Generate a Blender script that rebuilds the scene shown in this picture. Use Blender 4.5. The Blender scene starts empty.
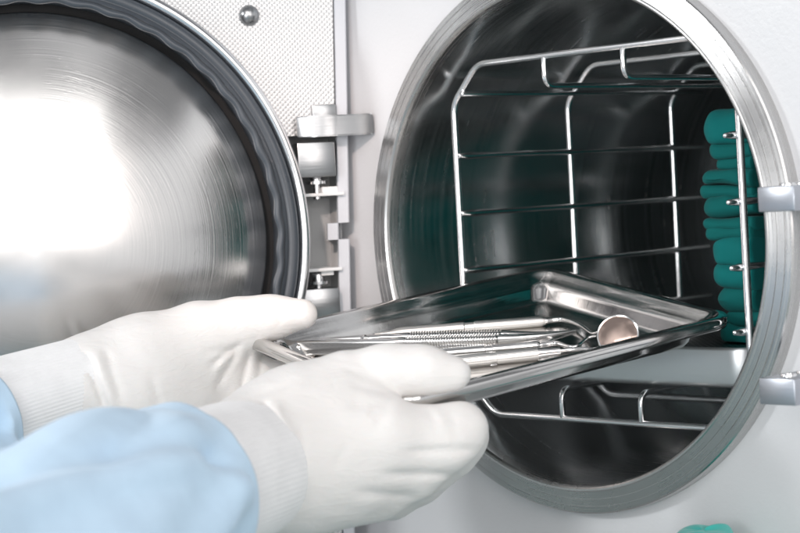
import bpy, bmesh, math, random
import numpy as np
from mathutils import Vector, Matrix, noise
random.seed(4)
S = bpy.context.scene
COL = S.collection
PI = math.pi

# ------------------------------------------------------------------ camera
yaw, pitch, roll, FPX = math.radians(46.77), math.radians(-2.26), math.radians(-3.21), 1869.0
CAM = Vector((.627, -.701, .027))
cy, sy, cp, sp = math.cos(yaw), math.sin(yaw), math.cos(pitch), math.sin(pitch)
FWD = Vector((-sy * cp, cy * cp, sp))
rt = Vector((cy, sy, 0)); up = rt.cross(FWD)
RT = rt * math.cos(roll) + up * math.sin(roll)
UP = up * math.cos(roll) - rt * math.sin(roll)
cd = bpy.data.cameras.new('camera'); cam = bpy.data.objects.new('camera', cd); COL.objects.link(cam)
cd.sensor_width = 36; cd.lens = FPX / 800 * 36; cd.clip_start = .01; cd.clip_end = 50
cam.matrix_world = Matrix(((RT.x, UP.x, -FWD.x, CAM.x), (RT.y, UP.y, -FWD.y, CAM.y), (RT.z, UP.z, -FWD.z, CAM.z), (0, 0, 0, 1)))
cd.dof.use_dof = True; cd.dof.focus_distance = .93; cd.dof.aperture_fstop = 13
S.camera = cam

def ray(u, v):
    return FWD + RT * ((u - 400) / FPX) - UP * ((v - 266.5) / FPX)
def at(u, v, d):                      # a point d metres in front of the lens
    return CAM + ray(u, v) * d
def hit(u, v, o, n):                  # a point on a real plane
    r = ray(u, v); return CAM + r * ((o - CAM).dot(n) / r.dot(n))

# ------------------------------------------------------------------ materials
def mat(name, base, rough=.5, metal=0.0, **kw):
    m = bpy.data.materials.new(name); m.use_nodes = True
    b = m.node_tree.nodes['Principled BSDF']
    b.inputs['Base Color'].default_value = (*base, 1)
    b.inputs['Roughness'].default_value = rough
    b.inputs['Metallic'].default_value = metal
    for k, v in kw.items(): b.inputs[k].default_value = v
    return m
def N(m, t, **props):
    n = m.node_tree.nodes.new(t)
    for k, v in props.items(): setattr(n, k, v)
    return n
def L(m, a, b): m.node_tree.links.new(a, b)
def bsdf(m): return m.node_tree.nodes['Principled BSDF']
def math_node(m, op, a, b=None):
    n = N(m, 'ShaderNodeMath', operation=op)
    for i, x in enumerate((a, b)):
        if x is None: continue
        if isinstance(x, (int, float)): n.inputs[i].default_value = x
        else: L(m, x, n.inputs[i])
    return n.outputs[0]
def coords(m): return N(m, 'ShaderNodeTexCoord').outputs['Object']
def scaled(m, vec, s):
    n = N(m, 'ShaderNodeMapping'); n.inputs['Scale'].default_value = s; L(m, vec, n.inputs['Vector']); return n.outputs[0]
def noise_tex(m, vec, scale, detail=3, rough=.6, dist=0):
    n = N(m, 'ShaderNodeTexNoise'); n.inputs['Scale'].default_value = scale; n.inputs['Detail'].default_value = detail
    n.inputs['Roughness'].default_value = rough; n.inputs['Distortion'].default_value = dist
    L(m, vec, n.inputs['Vector']); return n.outputs['Fac']
def ramp(m, fac, stops):
    n = N(m, 'ShaderNodeValToRGB'); L(m, fac, n.inputs['Fac']); e = n.color_ramp.elements
    while len(e) < len(stops): e.new(.5)
    for el, (p, c) in zip(e, stops):
        el.position = p; el.color = (*c, 1) if len(c) == 3 else c
    return n.outputs['Color']
def bump(m, h, strength, dist=.001, prev=None):
    n = N(m, 'ShaderNodeBump'); n.inputs['Strength'].default_value = strength; n.inputs['Distance'].default_value = dist
    L(m, h, n.inputs['Height'])
    if prev is not None: L(m, prev, n.inputs['Normal'])
    L(m, n.outputs[0], bsdf(m).inputs['Normal']); return n.outputs[0]
def g(v): return (v, v, v)
def remap(m, fac, a, b):
    n = N(m, 'ShaderNodeMapRange'); L(m, fac, n.inputs['Value']); n.inputs['To Min'].default_value = a; n.inputs['To Max'].default_value = b
    n.inputs['From Min'].default_value = .3; n.inputs['From Max'].default_value = .7
    return n.outputs[0]

def turned_steel(name, base, rough, rscale, amount=.05, aniso=.5, marks=0.0, con=0.0, fade=0.0):
    """steel finished on a lathe: fine lines run round the local y axis and fade in and out in patches"""
    m = mat(name, base, rough, 1.0)
    v = coords(m); sx = N(m, 'ShaderNodeSeparateXYZ'); L(m, v, sx.inputs[0])
    x, y, z = sx.outputs
    r = math_node(m, 'SQRT', math_node(m, 'ADD', math_node(m, 'MULTIPLY', x, x), math_node(m, 'MULTIPLY', z, z)))
    nz_ = N(m, 'ShaderNodeTexNoise', noise_dimensions='1D'); nz_.inputs['Scale'].default_value = rscale; nz_.inputs['Detail'].default_value = 1; nz_.inputs['Roughness'].default_value = .5
    L(m, math_node(m, 'ADD', r, y), nz_.inputs['W']); n1 = nz_.outputs['Fac']
    patch = N(m, 'ShaderNodeMapRange'); L(m, noise_tex(m, v, 16, 3, .6, .8), patch.inputs['Value']); patch.inputs['From Min'].default_value = .38; patch.inputs['From Max'].default_value = .66
    pm = patch.outputs[0]
    if fade:
        fr_ = N(m, 'ShaderNodeMapRange'); L(m, r, fr_.inputs['Value']); fr_.inputs['From Min'].default_value = fade * .35; fr_.inputs['From Max'].default_value = fade
        pm = math_node(m, 'MULTIPLY', pm, fr_.outputs[0])
    lines = math_node(m, 'ADD', math_node(m, 'MULTIPLY', math_node(m, 'SUBTRACT', n1, .5), pm), .5)
    cloud = noise_tex(m, v, 22, 5, .6)
    L(m, math_node(m, 'ADD', remap(m, lines, -rough * .2, rough * .2), remap(m, cloud, rough * .85, rough * 1.2)), bsdf(m).inputs['Roughness'])
    mx = N(m, 'ShaderNodeMix', data_type='RGBA'); L(m, remap(m, lines, 0, 1), mx.inputs['Factor'])
    mx.inputs['A'].default_value = (*[c * (1 - con) for c in base], 1); mx.inputs['B'].default_value = (*[min(1, c * (1 + con)) for c in base], 1)
    L(m, mx.outputs['Result'], bsdf(m).inputs['Base Color'])
    b1 = bump(m, lines, amount, .0006) if amount else None
    if marks:                                        # broken scratches along the turning
        ca, sa = math_node(m, 'DIVIDE', x, r), math_node(m, 'DIVIDE', z, r)
        cb2 = N(m, 'ShaderNodeCombineXYZ'); L(m, math_node(m, 'MULTIPLY', r, rscale * .5), cb2.inputs[0])
        L(m, math_node(m, 'MULTIPLY', ca, 6.0), cb2.inputs[1]); L(m, math_node(m, 'MULTIPLY', sa, 6.0), cb2.inputs[2])
        n2 = noise_tex(m, cb2.outputs[0], 1.0, 2, .8, .6)
        bump(m, math_node(m, 'MULTIPLY', ramp(m, n2, [(.60, g(0)), (.70, g(1))]), pm), marks, .0004, b1)
    tn = N(m, 'ShaderNodeTangent', direction_type='RADIAL', axis='Y'); L(m, tn.outputs[0], bsdf(m).inputs['Tangent'])
    bsdf(m).inputs['Anisotropic'].default_value = aniso; bsdf(m).inputs['Anisotropic Rotation'].default_value = .25
    return m

M = {}
def build_materials():
    # white enamelled sheet metal, faint orange peel
    m = mat('white_enamel', (.64, .645, .66), .4); M['enamel'] = m
    v = coords(m); bump(m, noise_tex(m, v, 420, 3), .16, .0008)
    L(m, remap(m, noise_tex(m, v, 9, 4), .3, .42), bsdf(m).inputs['Roughness'])
    m = mat('grey_plastic', (.58, .60, .64), .45); M['plastic'] = m
    v = coords(m); bump(m, noise_tex(m, v, 500, 2), .12, .0006)
    m = mat('pale_plastic', (.80, .815, .82), .45); M['pale_plastic'] = m
    bump(m, noise_tex(m, coords(m), 500, 2), .1, .0006)
    M['ring'] = turned_steel('turned_steel', (.56, .555, .55), .27, 900, .02, .55, 0.0, .08)
    M['dome'] = turned_steel('polished_turned_steel', (.70, .69, .68), .20, 800, .05, .6, .10, .10, .09)
    m = turned_steel('chamber_steel', (.62, .635, .64), .22, 260, .01, .55, 0.0, .04); M['chamber'] = m
    # chrome wire
    m = mat('chromed_wire', (.88, .88, .89), .2, 1.0); M['wire'] = m
    bump(m, noise_tex(m, coords(m), 700, 2), .1, .0004)
    # machined block
    m = mat('machined_metal', (.36, .37, .38), .28, 1.0); M['machined'] = m
    v = scaled(m, coords(m), (30, 30, 900)); n1 = noise_tex(m, v, 1.0, 3); bump(m, n1, .12, .0005)
    m = mat('satin_aluminium', (.46, .48, .52), .36, 1.0); M['satin'] = m
    n1 = noise_tex(m, scaled(m, coords(m), (60, 60, 900)), 1.0, 3); bump(m, n1, .08, .0005)
    # silicone door seal
    m = mat('grey_silicone', (.055, .066, .080), .33); M['seal'] = m
    v = coords(m); L(m, remap(m, noise_tex(m, v, 40, 4), .26, .42), bsdf(m).inputs['Roughness'])
    bump(m, noise_tex(m, v, 260, 3), .06, .0006)
    m = mat('black_rubber', (.004, .004, .005), .6); M['black'] = m
    bump(m, noise_tex(m, coords(m), 300, 2), .1, .0005)
    m = mat('polished_rim', (.74, .74, .75), .16, 1.0); M['rim'] = m
    # embossed liner sheet: staggered dots
    m = mat('embossed_liner', (.70, .71, .72), .34, .55); M['liner'] = m
    v = coords(m); sx = N(m, 'ShaderNodeSeparateXYZ'); L(m, v, sx.inputs[0])
    k = 2 * PI / .0029
    a = math_node(m, 'SINE', math_node(m, 'MULTIPLY', sx.outputs[0], k)); b = math_node(m, 'SINE', math_node(m, 'MULTIPLY', sx.outputs[2], k))
    p = math_node(m, 'MULTIPLY', a, b)
    p2 = N(m, 'ShaderNodeMapRange'); L(m, p, p2.inputs['Value']); p2.inputs['From Min'].default_value = -.2; p2.inputs['From Max'].default_value = .75
    p2.interpolation_type = 'SMOOTHSTEP'
    bump(m, p2.outputs[0], .5, .0005)
    L(m, ramp(m, p2.outputs[0], [(0, (.62, .63, .635)), (1, (.47, .48, .49))]), bsdf(m).inputs['Base Color'])
    # tray: pressed stainless, cloudy polish
    m = mat('pressed_stainless', (.63, .62, .61), .12, 1.0); M['tray'] = m
    v = coords(m); n1 = noise_tex(m, v, 55, 5); n2 = noise_tex(m, scaled(m, v, (900, 40, 200)), 1.0, 3)
    L(m, remap(m, n1, .06, .17), bsdf(m).inputs['Roughness']); bump(m, n2, .05, .0004, bump(m, n1, .06, .001))
    m = mat('instrument_steel', (.80, .79, .78), .17, 1.0); M['inst'] = m
    bump(m, noise_tex(m, coords(m), 500, 2), .05, .0004)
    m = mat('knurled_steel', (.84, .825, .80), .32, 1.0); M['knurl'] = m
    v = coords(m); sx = N(m, 'ShaderNodeSeparateXYZ'); L(m, v, sx.inputs[0])
    ang = math_node(m, 'MULTIPLY', math_node(m, 'ARCTAN2', sx.outputs[2], sx.outputs[1]), 14.0)
    xx = math_node(m, 'MULTIPLY', sx.outputs[0], 2 * PI / .0013)
    h = math_node(m, 'MULTIPLY', math_node(m, 'SINE', math_node(m, 'ADD', ang, xx)), math_node(m, 'SINE', math_node(m, 'SUBTRACT', ang, xx)))
    bump(m, h, .22, .0003)
    M['mirror'] = mat('reflection_tinted_mirror', (.86, .66, .57), .10, 1.0)  # rosy base colour stands in for skin reflected in the mirror
    # cloths
    def cloth(name, c, wv, scale=2200, sheen=.3):
        m = mat(name, c, .88, **{'Specular IOR Level': .2}); bsdf(m).inputs['Sheen Weight'].default_value = sheen
        v = coords(m); n1 = noise_tex(m, v, 60, 4)
        w1 = N(m, 'ShaderNodeTexWave'); w1.inputs['Scale'].default_value = scale / 6; L(m, v, w1.inputs['Vector'])
        w2 = N(m, 'ShaderNodeTexWave', bands_direction='Z'); w2.inputs['Scale'].default_value = scale / 6; L(m, v, w2.inputs['Vector'])
        bump(m, math_node(m, 'ADD', w1.outputs['Fac'], w2.outputs['Fac']), wv, .0004, bump(m, n1, .08, .002))
        L(m, ramp(m, n1, [(.3, tuple(x * .95 for x in c)), (.7, tuple(min(1, x * 1.04) for x in c))]), bsdf(m).inputs['Base Color'])
        return m
    M['teal'] = cloth('teal_drape', (.002, .140, .136), .08, 4000, .03)
    M['teal2'] = cloth('deep_green_drape', (.002, .112, .106), .08, 4000, .03)
    M['mint'] = cloth('mint_drape', (.05, .46, .41), .08, 4000)
    M['sheet'] = cloth('grey_green_drape', (.42, .50, .50), .08, 4000, .04)
    m = cloth('blue_gown', (.60, .79, .97), .04, 2600, .2); M['gown'] = m
    m = cloth('white_knit', (.90, .90, .905), .12, 2600, .3); M['knit'] = m
    # latex glove
    m = mat('white_latex', (.83, .81, .792), .55, **{'Specular IOR Level': .3}); M['latex'] = m
    bsdf(m).inputs['Subsurface Weight'].default_value = .15; bsdf(m).inputs['Subsurface Radius'].default_value = (.006, .004, .003)
    v = coords(m); b1 = bump(m, noise_tex(m, v, 900, 2), .05, .0004)
    n1 = noise_tex(m, scaled(m, v, (70, 70, 210)), 1.0, 4, .55, 1.6); bump(m, n1, .24, .0018, b1)
    m = mat('grey_worktop', (.55, .57, .58), .4); M['worktop'] = m
    bump(m, noise_tex(m, coords(m), 300, 3), .08, .0005)
    # perforated lid
    m = mat('perforated_steel', (.30, .31, .32), .3, 1.0); M['perf'] = m
    vo = N(m, 'ShaderNodeTexVoronoi'); vo.inputs['Scale'].default_value = 260; vo.inputs['Randomness'].default_value = 0; L(m, coords(m), vo.inputs['Vector'])
    L(m, ramp(m, vo.outputs['Distance'], [(.28, g(.01)), (.36, g(.34))]), bsdf(m).inputs['Base Color'])
    m = mat('cassette_steel', (.72, .735, .745), .38, .9); M['cassette'] = m
    bump(m, noise_tex(m, scaled(m, coords(m), (40, 900, 900)), 1.0, 3), .06, .0004)
build_materials()

# ------------------------------------------------------------------ mesh helpers
def link(name, me, m, parent=None, sharp=35):
    if not isinstance(m, (list, tuple)): m = [m]
    for x in m: me.materials.append(x)
    me.polygons.foreach_set('use_smooth', [True] * len(me.polygons))
    if sharp: me.set_sharp_from_angle(angle=math.radians(sharp))
    o = bpy.data.objects.new(name, me); COL.objects.link(o)
    if parent: o.parent = parent
    return o
def obj(name, bm, m, parent=None, sharp=35):
    bmesh.ops.recalc_face_normals(bm, faces=bm.faces)
    me = bpy.data.meshes.new(name); bm.to_mesh(me); bm.free()
    return link(name, me, m, parent, sharp)
def pyobj(name, vs, fs, m, parent=None, sharp=35):
    bm = bmesh.new(); V = [bm.verts.new(v) for v in vs]
    for f in fs: bm.faces.new([V[i] for i in f])
    return obj(name, bm, m, parent, sharp)
def thing(name, label, cat, loc=(0, 0, 0), group=None, mtx=None):
    o = bpy.data.objects.new(name, None); COL.objects.link(o); o.empty_display_size = .02
    if mtx is not None: o.matrix_world = mtx
    else: o.location = loc
    o['label'] = label; o['category'] = cat
    if group: o['group'] = group
    return o
def tag(o, label, cat, group=None):
    o['label'] = label; o['category'] = cat
    if group: o['group'] = group
    return o
def box(bm, lo, hi, bev=.0008, mtx=None, seg=2):
    r = bmesh.ops.create_cube(bm, size=1.0); vs = r['verts']
    lo, hi = Vector(lo), Vector(hi)
    for v in vs: v.co = Vector([lo[i] + (v.co[i] + .5) * (hi[i] - lo[i]) for i in range(3)])
    es = list({e for v in vs for e in v.link_edges})
    allv = vs
    if bev:
        r = bmesh.ops.bevel(bm, geom=es, offset=bev, segments=seg, affect='EDGES', profile=.5)
        allv = list(set(r['verts']) | {v for v in vs if v.is_valid})
    if mtx:
        for v in {x for x in allv}: v.co = mtx @ v.co
    return allv
def lathe(bm, prof, n=128, wave=None, closed=False, cap_end=False):
    """profile of (r, y) turned round the y axis; wave(k, i, a) -> dr"""
    rings = []
    for k, (r, y) in enumerate(prof):
        if r < 1e-6: rings.append([bm.verts.new((0, y, 0))]); continue
        ring = []
        for i in range(n):
            a = 2 * PI * i / n; rr = r + (wave(k, a) if wave else 0)
            ring.append(bm.verts.new((rr * math.cos(a), y, rr * math.sin(a))))
        rings.append(ring)
    pairs = list(zip(rings, rings[1:])) + ([(rings[-1], rings[0])] if closed else [])
    for A, B in pairs:
        for i in range(n):
            j = (i + 1) % n
            if len(A) == 1 and len(B) == 1: continue
            if len(A) == 1: bm.faces.new((A[0], B[i], B[j]))
            elif len(B) == 1: bm.faces.new((A[i], A[j], B[0]))
            else: bm.faces.new((A[i], A[j], B[j], B[i]))
def frames(pts):
    P = [Vector(p) for p in pts]; out = []
    t = (P[1] - P[0]).normalized()
    n = t.orthogonal().normalized()
    for i in range(len(P)):
        a = P[max(i - 1, 0)]; b = P[min(i + 1, len(P) - 1)]
        t2 = (b - a).normalized(); q = t.rotation_difference(t2); n = (q @ n).normalized(); t = t2
        out.append((P[i], t, n, t.cross(n)))
    return out
def tube(bm, pts, rad, n=12, closed=False, caps=True):
    if closed:
        P = [Vector(p) for p in pts]; m = len(P); fr = []
        nrm = None
        for i in range(m):
            t = (P[(i + 1) % m] - P[i - 1]).normalized()
            if nrm is None: nrm = Vector((0, 1, 0))
            nn = (nrm - t * nrm.dot(t)).normalized(); fr.append((P[i], t, nn, t.cross(nn)))
    else: fr = frames(pts)
    R = rad if isinstance(rad, (list, tuple)) else [rad] * len(fr)
    rings = [[bm.verts.new(p + (a * math.cos(2 * PI * i / n) + b * math.sin(2 * PI * i / n)) * r) for i in range(n)] for (p, t, a, b), r in zip(fr, R)]
    for A, B in list(zip(rings, rings[1:])) + ([(rings[-1], rings[0])] if closed else []):
        for i in range(n): bm.faces.new((A[i], A[(i + 1) % n], B[(i + 1) % n], B[i]))
    if caps and not closed:
        for ring, (p, t, a, b), r, s in ((rings[0], fr[0], R[0], -1), (rings[-1], fr[-1], R[-1], 1)):
            c = bm.verts.new(p + t * s * r * .55)
            mid = [bm.verts.new(v.co.lerp(p, .35) + t * s * r * .4) for v in ring]
            for i in range(n):
                bm.faces.new((ring[i], ring[(i + 1) % n], mid[(i + 1) % n], mid[i])); bm.faces.new((mid[i], mid[(i + 1) % n], c))
def round_path(pts, r, seg=5, closed=False):
    """polyline with rounded corners"""
    P = [Vector(p) for p in pts]; out = []; n = len(P)
    for i in range(n):
        if not closed and i in (0, n - 1): out.append(P[i]); continue
        a, b, c = P[i - 1], P[i], P[(i + 1) % n]
        d1 = (a - b); d2 = (c - b); k = min(r, d1.length * .45, d2.length * .45)
        p1 = b + d1.normalized() * k; p2 = b + d2.normalized() * k
        for s in range(seg + 1):
            t = s / seg; out.append(p1 * (1 - t) ** 2 + b * 2 * t * (1 - t) + p2 * t * t)
    return out
def spline(pts, n=8):
    """Catmull-Rom through points of any dimension"""
    A = np.array(pts, float); out = []
    for i in range(len(A) - 1):
        p0, p1, p2, p3 = A[max(i - 1, 0)], A[i], A[i + 1], A[min(i + 2, len(A) - 1)]
        for k in range(n):
            t = k / n
            out.append(.5 * (2 * p1 + (p2 - p0) * t + (2 * p0 - 5 * p1 + 4 * p2 - p3) * t * t + (3 * p1 - p0 - 3 * p2 + p3) * t ** 3))
    out.append(A[-1]); return np.array(out)
def roundrect(hw, hl, r, seg=8):
    out = []
    for sx_, sy_, a0 in ((1, 1, 0), (-1, 1, 90), (-1, -1, 180), (1, -1, 270)):
        for k in range(seg + 1):
            a = math.radians(a0 + 90 * k / seg)
            out.append((sx_ * (hw - r) + r * math.cos(a), sy_ * (hl - r) + r * math.sin(a)))
    return out
def loops(bm, rings, cap=True, capstart=False):
    R = [[bm.verts.new(p) for p in ring] for ring in rings]
    for A, B in zip(R, R[1:]):
        n = len(A)
        for i in range(n): bm.faces.new((A[i], A[(i + 1) % n], B[(i + 1) % n], B[i]))
    if cap: bm.faces.new(R[-1])
    if capstart: bm.faces.new(R[0][::-1])

# ------------------------------------------------------------------ autoclave
ac = thing('autoclave', 'white enamelled autoclave with its round steel door standing open', 'autoclave', (0, .2, -.2))
INV = Vector((0, -.2, .2))
def acpart(name, bm, m, sharp=35, parent=None, axis=False):
    if axis:                                         # turned parts keep their origin on the chamber's axis
        o = obj(name, bm, m, ac, sharp); o.location = INV; return o
    if parent is None:
        for v in bm.verts: v.co += INV
    return obj(name, bm, m, parent or ac, sharp)
# front panel: a plate with a round opening
PY = .008
bm = bmesh.new(); n = 128; R0 = .1375
xl, xr, zb, zt = -.215, .30, -.1965, .24
def rect_pt(a):
    c, s = math.cos(a), math.sin(a); t = 1e9
    if c > 1e-9: t = min(t, xr / c)
    if c < -1e-9: t = min(t, xl / c)
    if s > 1e-9: t = min(t, zt / s)
    if s < -1e-9: t = min(t, zb / s)
    return (c * t, s * t)
angs = sorted([2 * PI * i / n for i in range(n)] + [math.atan2(z, x) % (2 * PI) for x in (xl, xr) for z in (zb, zt)])
rings = []
for y, rr, ins in ((PY + .004, R0, 0), (PY, R0, 0), (PY, None, .004), (PY + .0012, None, .0012), (PY + .004, None, 0)):
    ring = []
    for a in angs:
        if rr: ring.append((rr * math.cos(a), y, rr * math.sin(a)))
        else:
            x, z = rect_pt(a); ring.append((x * (1 - ins / .2), y, z * (1 - ins / .2)))
    rings.append(ring)
loops(bm, rings, cap=False)
acpart('front_panel', bm, M['enamel'])
# casing behind
bm = bmesh.new(); box(bm, (xl + .004, PY + .0045, zb + .003), (xr - .004, .46, zt - .004), .006)
for f in [f for f in bm.faces if f.normal.y < -.9]: bm.faces.remove(f)
acpart('casing', bm, M['enamel'])
for i, (x, y) in enumerate(((-.17, .06), (.25, .06), (-.17, .41), (.25, .41))):
    bm = bmesh.new(); lathe(bm, [(0, 0), (.014, 0), (.016, .0035), (0, .0035)], 24)
    for v in bm.verts: v.co = Vector((x + v.co.x, y + v.co.z, -.2 + v.co.y))
    acpart('foot', bm, M['black'])
# ring
bm = bmesh.new()
prof = [(.1246, .006), (.1246, .0012), (.1248, -.0008), (.1254, -.0023), (.1263, -.0030), (.1271, -.0030), (.1276, -.0026), (.1280, -.0025), (.1312, -.0018), (.1313, -.0015), (.1316, -.0015), (.1317, -.0017), (.1350, -.0010), (.1351, -.0007), (.1354, -.0007), (.1355, -.0009), (.1383, -.0003), (.1390, .0003), (.1391, .0010), (.1391, .0122), (.1372, .0124)]
lathe(bm, prof, 192); acpart('chamber_ring', bm, M['ring'], 14, axis=True)
# chamber
bm = bmesh.new()
prof = [(.1275, -.0005), (.1246, .0055), (.1243, .012), (.1246, .02)] + [(.1246, .02 + .27 * k / 20) for k in range(1, 21)]
prof += [(.1246 * math.cos(a), .29 + .045 * math.sin(a)) for a in [PI / 2 * k / 12 for k in range(1, 12)]] + [(0, .335)]
prof[0] = (.1244, .004)
lathe(bm, prof[1:], 160); acpart('chamber', bm, M['chamber'], 0, axis=True)
# latch lugs beside the ring
for (x0, x1, z0, z1, yf) in ((.1448, .1637, .0098, .0207, -.0335), (.1446, .1632, -.0730, -.0615, -.0390)):
    bm = bmesh.new(); box(bm, (x0, yf, z0), (x1, PY - .0004, z1), .0007)
    o = acpart('latch_lug', bm, M['satin'])
    for k, yy in enumerate((yf + .009, yf + .021)):
        bm = bmesh.new(); lathe(bm, [(0, .0002), (.0016, .0002), (.0018, .0010), (.0033, .0012), (.0036, .0005), (.0036, -.0002)], 24)
        for v in bm.verts: v.co = Vector(((x0 + x1) / 2 + v.co.x, yy + v.co.z, z1 + v.co.y)) + INV
        obj('screw', bm, M['rim'], o)

# ------------------------------------------------------------------ door (child of the autoclave)
PHI = math.radians(120)
U = Vector((-math.cos(PHI), math.sin(PHI), 0)); W = Vector((math.sin(PHI), math.cos(PHI), 0))   # W faces out of the door's inner side
k = .99 / 1.02
O0 = Vector((-.2515, -.1462, .0086)); DO = CAM + (O0 - CAM) * k
DM = Matrix(((U.x, -W.x, 0, DO.x), (U.y, -W.y, 0, DO.y), (0, 0, 1, DO.z), (0, 0, 0, 1)))
# local frame: x towards the hinge, y away from the viewer, z up
def dl(u, v, w):                       # door-local coordinates of a point on the plane y = -w
    p = hit(u, v, DO + W * w, W) - DO
    return p.dot(U), p.z
RO, RG = .1522 * k, .1323 * k
xe_t, xe_b = dl(346, 0, -.02)[0], dl(355, 530, -.02)[0]
def xe(z): return xe_b + (xe_t - xe_b) * (z + .17) / .30
bm = bmesh.new()
# shell: back sheet, hinge-side wall with lip
zlo, zhi = -.19, .185
prof = [(-.165, .012), (-.165, .0465), (-.16, .05)]
secs = []
zn = dl(343, 231, -.0185)[1]
for z, nd in ((zlo, 0), (zn - .0047, 0), (zn - .0046, .0062), (zn + .0046, .0062), (zn + .0047, 0), (zhi, 0)):
    e = xe(z) - nd; secs.append([(-.190, .014, z), (-.190, .046, z), (-.185, .05, z), (e - .008, .05, z), (e - .002, .046, z), (e, .04, z), (e, .0205, z), (e - .0008, .0195, z), (e - .0065, .0195, z), (e - .0068, .0215, z), (e - .0030, .022, z), (e - .0030, .039, z), (e - .008, .0475, z), (-.184, .0475, z), (-.187, .014, z)])
V = [[bm.verts.new(p) for p in s] for s in secs]
nn = len(V[0])
for VA, VB in zip(V, V[1:]):
    for i in range(nn): bm.faces.new((VA[i], VA[(i + 1) % nn], VB[(i + 1) % nn], VB[i]))
bm.faces.new(V[0][::-1]); bm.faces.new(V[-1])
for zz in (zlo, zhi):
    s = -1 if zz == zlo else 1
    box(bm, (-.189, .0145, zz - .0015 + s * .0016), (xe(zz) - .0005, .0465, zz + .0015 + s * .0016), .0004)
door = obj('door', bm, M['plastic'], None); door.parent = ac
door.matrix_parent_inverse = Matrix.Identity(4)
door.matrix_local = Matrix.Translation(INV) @ DM
def dpart(name, bm, m, sharp=35): return obj(name, bm, m, door, sharp)
# liner sheet with its cut-out on the hinge side
cut_t, cut_b = dl(335, 134, -.02)[1], dl(345, 470, -.02)[1]
bm = bmesh.new()
def strip(x0f, x1f, z0, z1, y=.0205, t=.0012):
    vs = []
    for yy in (y, y + t):
        vs += [bm.verts.new((x0f(z0), yy, z0)), bm.verts.new((x1f(z0), yy, z0)), bm.verts.new((x1f(z1), yy, z1)), bm.verts.new((x0f(z1), yy, z1))]
    a = vs
    for f in ((0, 1, 2, 3), (7, 6, 5, 4), (0, 4, 5, 1), (1, 5, 6, 2), (2, 6, 7, 3), (3, 7, 4, 0)): bm.faces.new([a[i] for i in f])
re = lambda z: xe(z) - .0075
strip(lambda z: -.1865, re, cut_t, zhi - .001); strip(lambda z: -.1865, lambda z: .135, cut_b, cut_t); strip(lambda z: -.1865, re, zlo + .001, cut_b)
dpart('liner_sheet', bm, M['liner'])
# inside of the shell behind the cut-out: pale tray with ribs
bm = bmesh.new()
z0, z1 = cut_b - .003, cut_t + .003
em = lambda z: xe(z) - .0035
vs = [(.128, .0225, z0), (.128, .0225, z1), (.128, .038, z0), (.128, .038, z1)]
pl = []
for z in (z0, z1):
    pl.append([bm.verts.new(p) for p in ((.1152, .0232, z), (.1152, .0385, z), (em(z) - .004, .0385, z), (em(z) - .0006, .034, z), (em(z) - .0006, .0224, z))])
for i in range(4): bm.faces.new((pl[0][i], pl[0][i + 1], pl[1][i + 1], pl[1][i]))
bmesh.ops.solidify(bm, geom=list(bm.faces), thickness=.0004)
dpart('hinge_recess', bm, M['pale_plastic'])
for (u_, v_) in ((350, 193), (348, 268)):
    zc = dl(u_, v_, -.02)[1]
    bm = bmesh.new(); box(bm, (.130, .0165, zc - .0009), (dl(u_, v_, -.02)[0] - .004, .0378, zc + .0009), .0004); dpart('rib', bm, M['pale_plastic'])
# hinge blocks and screws
def dbox(name, u0, v0, u1, v1, w, dep, m, bev=.0008):
    a = dl(u0, v0, w); b = dl(u1, v1, w)
    bm = bmesh.new(); box(bm, (min(a[0], b[0]), -w, min(a[1], b[1])), (max(a[0], b[0]), -w + dep, max(a[1], b[1])), bev)
    return dpart(name, bm, m)
dbox('hinge_block', 297, 143, 336.5, 176, -.012, .0245, M['machined'])
dbox('hinge_block', 302, 290, 341, 317, -.012, .0245, M['machined'])
dbox('hinge_block', 312, 105, 337, 121, -.0165, .012, M['machined'])
for (u_, v_) in ((317, 183), (319, 283)):
    x, z = dl(u_, v_, -.022); bm = bmesh.new()
    lathe(bm, [(0, .0085), (.0032, .0085), (.0036, .0078), (.0036, .0042), (.0062, .0040), (.0062, .0024), (.0022, .0022), (.0022, -.006), (0, -.006)], 24)
    for v in bm.verts: v.co = Vector((x + v.co.x, .024 + v.co.z, z - .003 + v.co.y))
    dpart('hinge_screw', bm, M['rim'])
for (u0, v0, u1, v1) in ((322, 187, 338, 193), (321, 268, 334, 275)):
    dbox('bracket', u0, v0, u1, v1, -.0195, .012, M['pale_plastic'], .0004)
# the hinge arm reaching across to the front panel
a0 = dl(298, 117, -.009); a1 = dl(346, 117, -.009); zc0 = dl(315, 137, -.009)[1]
bm = bmesh.new()
e3 = hit(373.5, 119, Vector((0, PY - .0012, 0)), Vector((0, 1, 0))); 
pb = DM.inverted() @ e3
ztop, zbot = a0[1] + .0002, zc0
af = dl(316, 117, -.009)[0]
P0 = [(a0[0], .0125), (af, .007), (a1[0] - .006, .007), (pb.x, pb.y - .001), (pb.x - .0045, pb.y + .0065 + .001), (a1[0] - .010, .0165), (a0[0], .0165)]
P0[4] = (pb.x - .0075, pb.y + .0035)
V0 = [bm.verts.new((x, y, zbot)) for x, y in P0]; V1 = [bm.verts.new((x, y, ztop)) for x, y in P0]
for i in range(7): bm.faces.new((V0[i], V0[(i + 1) % 7], V1[(i + 1) % 7], V1[i]))
bm.faces.new(V0[::-1]); bm.faces.new(V1)
bmesh.ops.bevel(bm, geom=list(bm.edges), offset=.0006, segments=2, affect='EDGES')
dpart('hinge_arm', bm, M['machined'])
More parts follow.
